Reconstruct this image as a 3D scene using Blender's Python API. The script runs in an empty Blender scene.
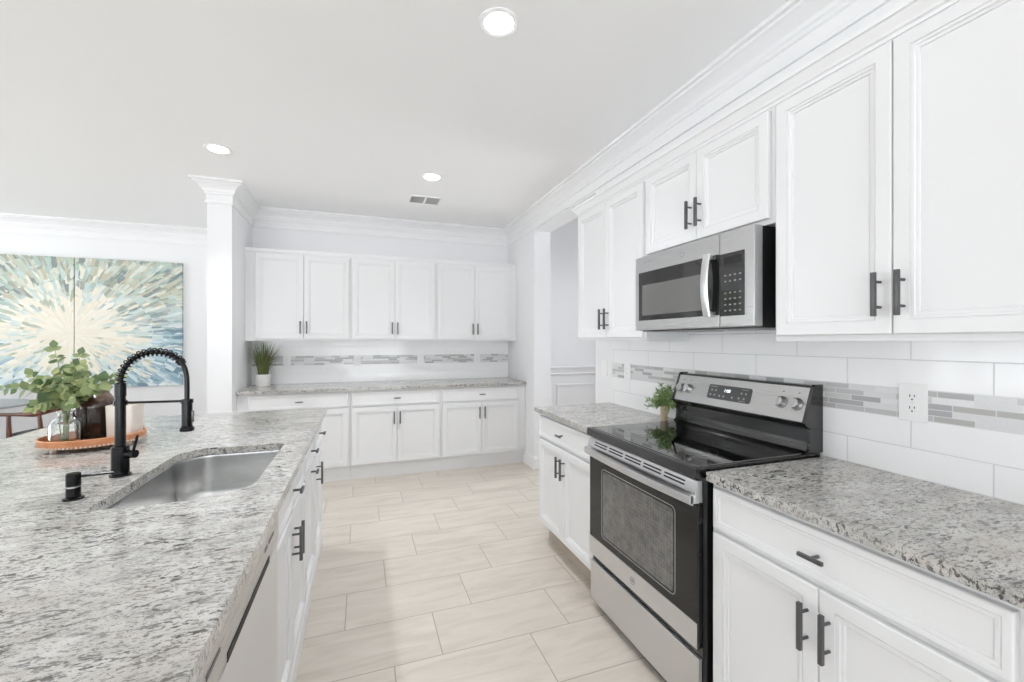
import bpy, bmesh, math, random
from mathutils import Vector, Matrix, Euler
PI = math.pi
scene = bpy.context.scene
COL = scene.collection

# ------------------------------------------------------------------ camera, world, exposure
cam_d = bpy.data.cameras.new('camera')
cam_d.sensor_width = 36.0
cam_d.lens = 426.0 / 1024 * 36.0
cam_d.clip_start = 0.02
cam = bpy.data.objects.new('camera', cam_d)
cam.location = (0, 0, 1.372)
cam.rotation_euler = (PI / 2, 0, -math.radians(19.5))
COL.objects.link(cam)
scene.camera = cam

world = bpy.data.worlds.new('world')
scene.world = world
world.use_nodes = True
bg = world.node_tree.nodes['Background']
wn_ = world.node_tree
w_tc = wn_.nodes.new('ShaderNodeTexCoord'); w_sp = wn_.nodes.new('ShaderNodeSeparateXYZ'); w_rp = wn_.nodes.new('ShaderNodeValToRGB')
wn_.links.new(w_tc.outputs['Generated'], w_sp.inputs[0]); wn_.links.new(w_sp.outputs[2], w_rp.inputs[0]); wn_.links.new(w_rp.outputs[0], bg.inputs[0])
w_ma = wn_.nodes.new('ShaderNodeMath'); w_ma.operation = 'MULTIPLY_ADD'; w_ma.inputs[1].default_value = 0.5; w_ma.inputs[2].default_value = 0.5
wn_.links.new(w_sp.outputs[2], w_ma.inputs[0]); wn_.links.new(w_ma.outputs[0], w_rp.inputs[0])
SKY, GROUND_FILL = 2.4, 4.8      # bright overcast sky; lower half is an added glow that lifts the ceiling
e_ = w_rp.color_ramp.elements
e_[0].position = 0.49; e_[0].color = (0.912, 0.958, 1.0, 1)
e_[1].position = 0.51; e_[1].color = (0.91 * SKY / GROUND_FILL, 0.96 * SKY / GROUND_FILL, 1.0 * SKY / GROUND_FILL, 1)
bg.inputs[1].default_value = GROUND_FILL

vs = scene.view_settings
vs.view_transform = 'Standard'
vs.look = 'None'
vs.gamma = 1.0
vs.use_curve_mapping = False
vs.exposure = 0.49
scene.cycles.diffuse_bounces = 8
scene.cycles.max_bounces = 14
scene.cycles.sample_clamp_indirect = 6.0

H_CEIL = 2.76
XR = 1.75          # kitchen side of the right wall
LAMP = 14.0
BULB = 55.0        # strength of the recessed lamps' lenses

# ------------------------------------------------------------------ materials
def newmat(name):
    m = bpy.data.materials.new(name)
    m.use_nodes = True
    return m, m.node_tree, m.node_tree.nodes['Principled BSDF']

def setp(b, **k):
    names = dict(color='Base Color', rough='Roughness', metal='Metallic', spec='Specular IOR Level', ior='IOR', trans='Transmission Weight',
                 coat='Coat Weight', coatr='Coat Roughness', ecol='Emission Color', estr='Emission Strength', aniso='Anisotropic', sss='Subsurface Weight')
    for q, v in k.items():
        i = b.inputs[names[q]]
        i.default_value = (*v, 1) if isinstance(v, tuple) and len(v) == 3 else v

class G:
    """small node graph helper"""
    def __init__(s, nt): s.nt = nt
    def n(s, t, **k):
        x = s.nt.nodes.new(t)
        for q, v in k.items(): setattr(x, q, v)
        return x
    def l(s, a, b): s.nt.links.new(a, b)
    def put(s, sock, v):
        if isinstance(v, bpy.types.NodeSocket): s.l(v, sock)
        else: sock.default_value = v
    def m(s, op, a, b=0.0, c=0.0):
        x = s.n('ShaderNodeMath', operation=op)
        s.put(x.inputs[0], a); s.put(x.inputs[1], b); s.put(x.inputs[2], c)
        return x.outputs[0]
    def xyz(s):
        tc = s.n('ShaderNodeTexCoord'); sp = s.n('ShaderNodeSeparateXYZ')
        s.l(tc.outputs['Object'], sp.inputs[0])
        return tc.outputs['Object'], sp.outputs[0], sp.outputs[1], sp.outputs[2]
    def comb(s, x, y=0.0, z=0.0):
        c = s.n('ShaderNodeCombineXYZ')
        s.put(c.inputs[0], x); s.put(c.inputs[1], y); s.put(c.inputs[2], z)
        return c.outputs[0]
    def noise(s, vec, scale, detail=3.0, rough=0.5, dist=0.0):
        x = s.n('ShaderNodeTexNoise'); s.l(vec, x.inputs['Vector'])
        x.inputs['Scale'].default_value = scale; x.inputs['Detail'].default_value = detail
        x.inputs['Roughness'].default_value = rough; x.inputs['Distortion'].default_value = dist
        return x.outputs['Fac']
    def white(s, vec):
        x = s.n('ShaderNodeTexWhiteNoise', noise_dimensions='3D'); s.l(vec, x.inputs['Vector'])
        return x.outputs['Value']
    def ramp(s, f, stops, interp='LINEAR'):
        r = s.n('ShaderNodeValToRGB'); s.put(r.inputs[0], f)
        e = r.color_ramp.elements; r.color_ramp.interpolation = interp
        while len(e) < len(stops): e.new(0.5)
        for i, (p, c) in enumerate(stops):
            e[i].position = p; e[i].color = (*c, 1) if len(c) == 3 else c
        return r.outputs[0]
    def mix(s, f, a, b, mode='MIX'):
        x = s.n('ShaderNodeMix', data_type='RGBA', blend_type=mode)
        s.put(x.inputs[0], f)
        for sock, v in ((x.inputs[6], a), (x.inputs[7], b)):
            if isinstance(v, tuple): sock.default_value = (*v, 1) if len(v) == 3 else v
            else: s.l(v, sock)
        return x.outputs[2]
    def mapv(s, vec, scale=(1, 1, 1), rot=(0, 0, 0), loc=(0, 0, 0)):
        x = s.n('ShaderNodeMapping'); s.l(vec, x.inputs[0])
        x.inputs['Scale'].default_value = scale; x.inputs['Rotation'].default_value = rot; x.inputs['Location'].default_value = loc
        return x.outputs[0]
    def bump(s, h, strength=0.2, dist=0.002):
        x = s.n('ShaderNodeBump'); s.l(h, x.inputs['Height'])
        x.inputs['Strength'].default_value = strength; x.inputs['Distance'].default_value = dist
        return x.outputs[0]

def plain(name, color, rough=0.5, **k):
    m, nt, b = newmat(name); setp(b, color=color, rough=rough, **k)
    g = G(nt); o, *_ = g.xyz()
    r = g.noise(o, 9.0, 2.0)
    g.l(g.m('MULTIPLY_ADD', r, 0.06, rough - 0.03), b.inputs['Roughness'])
    return m

M = {}
M['cab'] = plain('cabinet_paint', (0.775, 0.775, 0.78), 0.40)
M['trim'] = plain('trim_paint', (0.82, 0.82, 0.825), 0.38)
M['plate'] = plain('white_plastic', (0.86, 0.86, 0.855), 0.3)
M['pull'] = plain('gunmetal', (0.115, 0.115, 0.118), 0.38, metal=0.6)
M['toe'] = plain('shaded_kickboard', (0.46, 0.40, 0.34), 0.5)  # shade under the right-hand cabinets put into the tan colour
M['black'] = plain('matte_black_metal', (0.004, 0.004, 0.0045), 0.20, spec=0.3)
M['blackgloss'] = plain('black_enamel', (0.006, 0.006, 0.0065), 0.12, ior=1.8)
M['blackglass'] = plain('black_ceramic_glass', (0.003, 0.003, 0.003), 0.025, ior=4.0)
M['ring'] = plain('burner_print', (0.07, 0.066, 0.062), 0.12)
M['window'] = plain('smoked_glass', (0.13, 0.128, 0.122), 0.08, spec=0.8)
def mk_ovenwin():
    m, nt, b = newmat('oven_window_glass'); setp(b, rough=0.08, spec=0.7); g = G(nt); o, x, y, z = g.xyz()
    u_ = g.m('SINE', g.m('MULTIPLY', g.m('ADD', x, z), 190.0)); v_ = g.m('SINE', g.m('MULTIPLY', g.m('SUBTRACT', x, z), 190.0))
    lat = g.m('MULTIPLY_ADD', g.m('MULTIPLY', u_, v_), 0.5, 0.5)
    n = g.noise(o, 30.0, 4.0, 0.6)
    t = g.m('ADD', g.m('MULTIPLY', lat, 0.20), n)
    g.l(g.ramp(t, [(0.40, (0.085, 0.083, 0.08)), (1.0, (0.21, 0.206, 0.198))]), b.inputs['Base Color'])
    return m
M['ovenwin'] = mk_ovenwin()
M['blackpane'] = plain('black_door_glass', (0.008, 0.008, 0.008), 0.05, spec=0.5)
M['ovendark'] = plain('tinted_door_glass', (0.014, 0.0135, 0.013), 0.05, spec=0.7)
M['darkslot'] = plain('dark_recess', (0.008, 0.008, 0.008), 0.6)
M['chrome'] = plain('chrome', (0.75, 0.75, 0.75), 0.12, metal=1.0)
M['print'] = plain('white_print', (0.75, 0.75, 0.75), 0.4)
M['greyprint'] = plain('grey_print', (0.35, 0.35, 0.35), 0.4)
M['keygrey'] = plain('key_print_grey', (0.20, 0.20, 0.20), 0.4)
M['cream'] = plain('cream_ceramic', (0.80, 0.73, 0.66), 0.35)
M['potwhite'] = plain('white_ceramic', (0.82, 0.81, 0.79), 0.3)
M['seat'] = plain('charcoal_fabric', (0.13, 0.135, 0.14), 0.8)
M['tablegrey'] = plain('grey_tabletop', (0.42, 0.44, 0.45), 0.3)
M['soil'] = plain('soil', (0.05, 0.035, 0.025), 0.9)
M['alu'] = plain('white_aluminium', (0.8, 0.8, 0.8), 0.4)

def emis(name, col, strength):
    m, nt, b = newmat(name); setp(b, color=(0.9, 0.9, 0.9), ecol=col, estr=strength); return m
M['lamp'] = emis('lamp_lens', (0.95, 0.975, 1.0), LAMP)
M['digits'] = emis('clock_digits', (0.85, 0.95, 1.0), 1.2)

def mk_wall(name, col, bumpy):
    m, nt, b = newmat(name); setp(b, color=col, rough=0.6); g = G(nt); o, *_ = g.xyz()
    h = g.noise(o, 90.0, 2.0)
    g.l(g.bump(h, bumpy, 0.001), b.inputs['Normal'])
    return m
M['wall'] = mk_wall('wall_paint', (0.81, 0.81, 0.82), 0.08)
M['ceil'] = mk_wall('ceiling_paint', (0.91, 0.91, 0.912), 0.10)

def mk_steel(name, axis, base=(0.60, 0.60, 0.60), rough=0.27):
    m, nt, b = newmat(name); setp(b, color=base, rough=rough, metal=1.0, aniso=0.5); g = G(nt); o, *_ = g.xyz()
    sc = [900.0, 900.0, 900.0]; sc[axis] = 6.0
    h = g.noise(g.mapv(o, tuple(sc)), 1.0, 2.0)
    g.l(g.m('MULTIPLY_ADD', h, 0.05, rough - 0.025), b.inputs['Roughness'])
    g.l(g.bump(h, 0.008, 0.0002), b.inputs['Normal'])
    return m
M['steel'] = mk_steel('brushed_steel', 0, (0.70, 0.705, 0.715), 0.30)
M['steelmw'] = mk_steel('brushed_steel_darkened', 0, (0.56, 0.56, 0.56), 0.28)  # the same steel, darkened for upward and forward faces that catch more light
M['steelz'] = mk_steel('brushed_steel_upright', 2, (0.74, 0.755, 0.78), 0.34)
M['sinksteel'] = mk_steel('sink_steel', 1, (0.74, 0.74, 0.735), 0.24)

def mk_granite():
    m, nt, b = newmat('granite'); setp(b, rough=0.13, spec=0.5); g = G(nt); o, *_ = g.xyz()
    v = g.mapv(o, (0.62, 1.3, 1.0), (0, 0, math.radians(-16)))
    K = lambda f, a, z, k: g.ramp(f, [(a, (0, 0, 0)), (z, (k, k, k))])
    cloud = g.noise(v, 16.0, 4.0, 0.62)
    base = g.ramp(cloud, [(0.28, (0.33, 0.32, 0.30)), (0.5, (0.48, 0.465, 0.44)), (0.70, (0.60, 0.585, 0.565))])
    warm = g.noise(v, 5.0, 3.0, 0.6)
    base = g.mix(K(warm, 0.50, 0.70, 0.45), base, (0.50, 0.44, 0.37))
    clus = g.ramp(g.noise(g.mapv(o, (0.8, 1.2, 1.0), (0, 0, -0.5), (5, 2, 0)), 6.0, 3.0, 0.6), [(0.36, (0.25, 0.25, 0.25)), (0.6, (1, 1, 1))])
    mid = g.noise(v, 95.0, 3.0, 0.6, 0.4)
    base = g.mix(g.m('MULTIPLY', K(mid, 0.55, 0.60, 0.85), clus), base, (0.15, 0.145, 0.14))
    fine = g.noise(g.mapv(o, (0.8, 1.2, 1.0), (0, 0, 0.5)), 190.0, 2.0, 0.6)
    base = g.mix(K(fine, 0.585, 0.65, 0.75), base, (0.13, 0.12, 0.115))
    lite = g.noise(g.mapv(o, (0.9, 1.3, 1.0), (0, 0, -0.4), (3, 7, 0)), 110.0, 2.0, 0.6)
    base = g.mix(K(lite, 0.58, 0.66, 0.5), base, (0.60, 0.59, 0.57))
    dark = g.noise(g.mapv(o, (0.48, 1.3, 1.0), (0, 0, -0.3), (11, 3, 0)), 76.0, 4.0, 0.62)
    base = g.mix(g.m('MULTIPLY', K(dark, 0.56, 0.60, 0.95), clus), base, (0.06, 0.058, 0.057))
    g.l(base, b.inputs['Base Color'])
    g.l(g.bump(fine, 0.02, 0.0005), b.inputs['Normal'])
    return m
M['granite'] = mk_granite()

def mk_floor():
    m, nt, b = newmat('floor_tile'); setp(b, rough=0.32); g = G(nt); o, x, y, z = g.xyz()
    ry = g.m('DIVIDE', g.m('SUBTRACT', y, 2.166), 0.308)
    row = g.m('FLOOR', ry)
    fy = g.m('SUBTRACT', ry, row)
    cx = g.m('DIVIDE', g.m('SUBTRACT', g.m('ADD', x, 0.073), g.m('MULTIPLY', row, 0.205)), 0.615)
    colm = g.m('FLOOR', cx)
    fx = g.m('SUBTRACT', cx, colm)
    dx = g.m('MULTIPLY', g.m('MINIMUM', fx, g.m('SUBTRACT', 1.0, fx)), 0.615)
    dy = g.m('MULTIPLY', g.m('MINIMUM', fy, g.m('SUBTRACT', 1.0, fy)), 0.308)
    d = g.m('MINIMUM', dx, dy)
    grout = g.ramp(g.m('DIVIDE', d, 0.004), [(0.42, (1, 1, 1)), (0.85, (0, 0, 0))])
    rnd = g.white(g.comb(row, colm, 0.0))
    off = g.m('MULTIPLY', rnd, 37.0)
    vec = g.comb(g.m('MULTIPLY', x, 1.6), g.m('MULTIPLY_ADD', y, 9.0, off), off)
    streak = g.noise(vec, 1.6, 5.0, 0.6, 0.8)
    fine = g.noise(g.comb(g.m('MULTIPLY', x, 3.0), g.m('MULTIPLY_ADD', y, 60.0, off), off), 1.0, 3.0, 0.6)
    c = g.ramp(streak, [(0.30, (0.49, 0.44, 0.38)), (0.5, (0.585, 0.53, 0.465)), (0.72, (0.645, 0.59, 0.525))])
    c = g.mix(g.m('MULTIPLY', fine, 0.12), c, (0.47, 0.40, 0.335))
    c = g.mix(g.m('MULTIPLY', rnd, 0.16), c, (0.52, 0.44, 0.37))
    c = g.mix(grout, c, (0.36, 0.31, 0.265))
    g.l(c, b.inputs['Base Color'])
    h = g.m('SUBTRACT', 1.0, grout)
    g.l(g.bump(h, 0.35, 0.0015), b.inputs['Normal'])
    g.l(g.m('MULTIPLY_ADD', fine, 0.2, 0.24), b.inputs['Roughness'])
    return m
M['floor'] = mk_floor()

def mk_subway(name='white_wall_tile', grout=0.70):
    m, nt, b = newmat(name); setp(b, rough=0.1, spec=0.5); g = G(nt); o, x, y, z = g.xyz()
    along = g.m('SUBTRACT', y, x)
    up = g.m('GREATER_THAN', z, 1.16)
    zz = g.m('DIVIDE', g.m('SUBTRACT', g.m('SUBTRACT', z, g.m('MULTIPLY', up, 0.099)), 0.914), 0.0985)
    row = g.m('FLOOR', zz); fz = g.m('SUBTRACT', zz, row)
    par = g.m('MULTIPLY', g.m('MODULO', row, 2.0), 0.5)
    cc = g.m('ADD', g.m('DIVIDE', g.m('SUBTRACT', along, 1.109 - XR), 0.397), par)
    cl = g.m('FLOOR', cc); fc = g.m('SUBTRACT', cc, cl)
    d = g.m('MINIMUM', g.m('MULTIPLY', g.m('MINIMUM', fc, g.m('SUBTRACT', 1.0, fc)), 0.397), g.m('MULTIPLY', g.m('MINIMUM', fz, g.m('SUBTRACT', 1.0, fz)), 0.0985))
    gr = g.ramp(g.m('DIVIDE', d, 0.004), [(0.25, (1, 1, 1)), (0.6, (0, 0, 0))])
    rnd = g.white(g.comb(row, cl, 3.0))
    c = g.mix(rnd, (0.91, 0.91, 0.915), (0.93, 0.93, 0.935))
    c = g.mix(gr, c, (grout, grout, grout))
    g.l(c, b.inputs['Base Color'])
    wav = g.noise(o, 14.0, 2.0)
    h = g.m('ADD', g.m('MULTIPLY', g.m('SUBTRACT', 1.0, gr), 1.0), g.m('MULTIPLY', wav, 0.9))
    g.l(g.bump(h, 0.35, 0.0015), b.inputs['Normal'])
    return m
M['subway'] = mk_subway()
M['subwayback'] = mk_subway('white_wall_tile_pale_grout', 0.84)

def mk_mosaic():
    m, nt, b = newmat('mosaic_strip'); setp(b, rough=0.18); g = G(nt); o, x, y, z = g.xyz()
    along = g.m('SUBTRACT', y, x)
    rz = g.m('DIVIDE', g.m('SUBTRACT', z, 1.1105), 0.0199)
    row = g.m('FLOOR', rz); fz = g.m('SUBTRACT', rz, row)
    r1 = g.white(g.comb(row, 5.0, 1.0))
    ln = g.m('MULTIPLY_ADD', r1, 0.05, 0.085)
    cc = g.m('ADD', g.m('DIVIDE', along, ln), g.m('MULTIPLY', r1, 7.0))
    cl = g.m('FLOOR', cc); fc = g.m('SUBTRACT', cc, cl)
    d = g.m('MINIMUM', g.m('MULTIPLY', g.m('MINIMUM', fc, g.m('SUBTRACT', 1.0, fc)), 0.1), g.m('MULTIPLY', g.m('MINIMUM', fz, g.m('SUBTRACT', 1.0, fz)), 0.0199))
    gr = g.ramp(g.m('DIVIDE', d, 0.003), [(0.25, (1, 1, 1)), (0.5, (0, 0, 0))])
    rnd = g.white(g.comb(row, cl, 9.0))
    c = g.ramp(rnd, [(0.0, (0.42, 0.42, 0.43)), (0.2, (0.74, 0.745, 0.75)), (0.45, (0.54, 0.54, 0.54)), (0.6, (0.80, 0.80, 0.80)), (0.78, (0.62, 0.615, 0.60)), (0.9, (0.48, 0.47, 0.45))], 'CONSTANT')
    n = g.noise(o, 160.0, 2.0)
    c = g.mix(g.m('MULTIPLY', n, 0.22), c, (0.40, 0.40, 0.40))
    c = g.mix(gr, c, (0.72, 0.72, 0.72))
    g.l(c, b.inputs['Base Color'])
    return m
M['mosaic'] = mk_mosaic()

def mk_painting():
    m, nt, b = newmat('burst_painting'); setp(b, rough=0.45); g = G(nt); o, x, y, z = g.xyz()
    CX, CZ = -3.12, 1.46
    dx = g.m('SUBTRACT', x, CX); dz = g.m('MULTIPLY', g.m('SUBTRACT', z, CZ), 1.25)
    r = g.m('SQRT', g.m('ADD', g.m('MULTIPLY', dx, dx), g.m('MULTIPLY', dz, dz)))
    ang = g.m('DIVIDE', g.m('ARCTAN2', dz, dx), 2 * PI)
    lr = g.m('LOGARITHM', g.m('ADD', r, 0.06), 2.718)
    cells = []
    for sd, dl, dwid in ((0.0, 0.115, 0.040), (13.0, 0.17, 0.055)):
        jn = g.noise(g.comb(g.m('MULTIPLY', ang, 44.0), sd, 0.0), 1.0, 2.0)
        wob = g.noise(g.comb(g.m('MULTIPLY', x, 9.0), g.m('MULTIPLY', z, 9.0), sd), 1.0, 2.0)
        rr_ = g.m('ADD', g.m('DIVIDE', r, dl), g.m('MULTIPLY', jn, 3.0))
        k = g.m('FLOOR', rr_)
        kk = g.m('FLOOR', g.m('ADD', g.m('DIVIDE', r, dl * 2.0), 0.7))
        nk = g.m('MULTIPLY_ADD', kk, round(2 * PI * dl * 2.0 / dwid), 14.0)
        cx_ = g.m('ADD', g.m('MULTIPLY', ang, nk), g.m('ADD', g.m('MULTIPLY', g.white(g.comb(k, kk, sd)), 5.0), g.m('MULTIPLY', wob, 1.3)))
        cl = g.m('FLOOR', cx_)
        cells.append((g.white(g.comb(k, cl, sd + 1)), g.white(g.comb(k, cl, sd + 2)), g.white(g.comb(k, cl, sd + 3))))
    over = g.m('GREATER_THAN', cells[1][2], 0.62)
    sel = lambda i: g.m('ADD', g.m('MULTIPLY', cells[1][i], over), g.m('MULTIPLY', cells[0][i], g.m('SUBTRACT', 1.0, over)))
    a, bb, a2 = sel(0), sel(1), g.m('FRACT', g.m('MULTIPLY', sel(0), 7.31)); dist = bb
    t = g.m('ADD', g.m('MULTIPLY', r, 0.80), g.m('MULTIPLY', g.m('SUBTRACT', a, 0.5), 0.42))
    cream = g.mix(bb, (0.80, 0.74, 0.60), (0.86, 0.83, 0.74))
    pale = g.ramp(a2, [(0.0, (0.52, 0.64, 0.60)), (0.22, (0.76, 0.74, 0.64)), (0.5, (0.60, 0.69, 0.66)), (0.68, (0.70, 0.74, 0.69)), (0.9, (0.46, 0.49, 0.38))], 'CONSTANT')
    rimtop = g.ramp(bb, [(0.0, (0.36, 0.38, 0.31)), (0.22, (0.50, 0.55, 0.46)), (0.42, (0.40, 0.52, 0.47)), (0.6, (0.52, 0.49, 0.36)), (0.72, (0.24, 0.28, 0.27)), (0.84, (0.62, 0.64, 0.54))], 'CONSTANT')
    rimbot = g.ramp(bb, [(0.0, (0.24, 0.38, 0.45)), (0.22, (0.42, 0.56, 0.62)), (0.42, (0.60, 0.70, 0.73)), (0.6, (0.15, 0.25, 0.32)), (0.70, (0.72, 0.77, 0.77)), (0.86, (0.32, 0.46, 0.55))], 'CONSTANT')
    up = g.ramp(g.m('ADD', g.m('ADD', g.m('MULTIPLY', dz, 0.8), 0.42), g.m('MULTIPLY', dx, -0.12)), [(0.3, (0, 0, 0)), (0.75, (1, 1, 1))])
    rim = g.mix(up, rimbot, rimtop)
    c = g.mix(g.ramp(t, [(0.34, (0, 0, 0)), (0.40, (1, 1, 1))]), cream, pale)
    c = g.mix(g.ramp(t, [(0.55, (0, 0, 0)), (0.62, (1, 1, 1))]), c, rim)
    # thin streaks between the dabs
    st = g.noise(g.comb(g.m('MULTIPLY', ang, 120.0), g.m('MULTIPLY', r, 2.2), 4.0), 1.0, 3.0, 0.6)
    c = g.mix(g.ramp(st, [(0.54, (0, 0, 0)), (0.66, (0.55, 0.55, 0.55))]), c, g.mix(g.ramp(t, [(0.3, (0, 0, 0)), (0.6, (1, 1, 1))]), (0.92, 0.88, 0.76), (0.80, 0.84, 0.80)))
    st2 = g.noise(g.comb(g.m('MULTIPLY', ang, 95.0), g.m('MULTIPLY', r, 2.6), 21.0), 1.0, 3.0, 0.6)
    k = g.m('MULTIPLY', g.ramp(st2, [(0.56, (0, 0, 0)), (0.66, (0.8, 0.8, 0.8))]), g.ramp(t, [(0.35, (0, 0, 0)), (0.75, (1, 1, 1))]))
    c = g.mix(k, c, (0.13, 0.20, 0.22))
    g.l(c, b.inputs['Base Color'])
    g.l(g.bump(st, 0.10, 0.002), b.inputs['Normal'])
    return m
M['painting'] = mk_painting()

def mk_wood(name, c1, c2, scale=(3, 40, 40), rough=0.4):
    m, nt, b = newmat(name); setp(b, rough=rough); g = G(nt); o, *_ = g.xyz()
    w = g.noise(g.mapv(o, scale), 1.0, 4.0, 0.6, 0.6)
    g.l(g.ramp(w, [(0.3, c1), (0.7, c2)]), b.inputs['Base Color'])
    return m
M['traywood'] = mk_wood('tray_wood', (0.52, 0.20, 0.085), (0.70, 0.34, 0.17), (6, 60, 60))
M['beads'] = plain('whitewashed_beads', (0.62, 0.54, 0.48), 0.6)
M['darkwood'] = mk_wood('walnut', (0.085, 0.028, 0.016), (0.17, 0.065, 0.038), (30, 5, 30), 0.25)

def mk_leaf(name, c1, c2):
    m, nt, b = newmat(name); setp(b, rough=0.45); g = G(nt)
    tc = g.n('ShaderNodeNewGeometry')
    r = tc.outputs['Random Per Island']
    g.l(g.ramp(r, [(0.0, c1), (1.0, c2)]), b.inputs['Base Color'])
    return m
M['euca'] = mk_leaf('eucalyptus_leaf', (0.045, 0.095, 0.028), (0.36, 0.40, 0.17))
M['stem'] = plain('green_stem', (0.30, 0.33, 0.16), 0.5)
M['grass'] = mk_leaf('grass_blade', (0.05, 0.12, 0.025), (0.22, 0.26, 0.08))
M['grassred'] = mk_leaf('grass_blade_tip', (0.13, 0.10, 0.045), (0.30, 0.20, 0.12))
M['fern'] = mk_leaf('needle_leaf', (0.08, 0.16, 0.05), (0.36, 0.47, 0.20))
M['twine'] = plain('tan_pot', (0.45, 0.36, 0.25), 0.6)

def mk_jug():
    m, nt, b = newmat('brown_glazed_ceramic'); setp(b, rough=0.16, coat=0.5); g = G(nt); o, x, y, z = g.xyz()
    n = g.noise(o, 14.0, 4.0, 0.6)
    t = g.m('ADD', g.m('MULTIPLY', z, 3.6), g.m('MULTIPLY', n, 0.5))
    g.l(g.ramp(t, [(0.50, (0.012, 0.007, 0.006)), (0.85, (0.045, 0.02, 0.012)), (1.05, (0.20, 0.12, 0.08))]), b.inputs['Base Color'])
    return m
M['jug'] = mk_jug()
m_, nt_, b_ = newmat('clear_glass'); setp(b_, color=(0.97, 0.985, 0.98), rough=0.02, trans=1.0, ior=1.45); M['glass'] = m_

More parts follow.
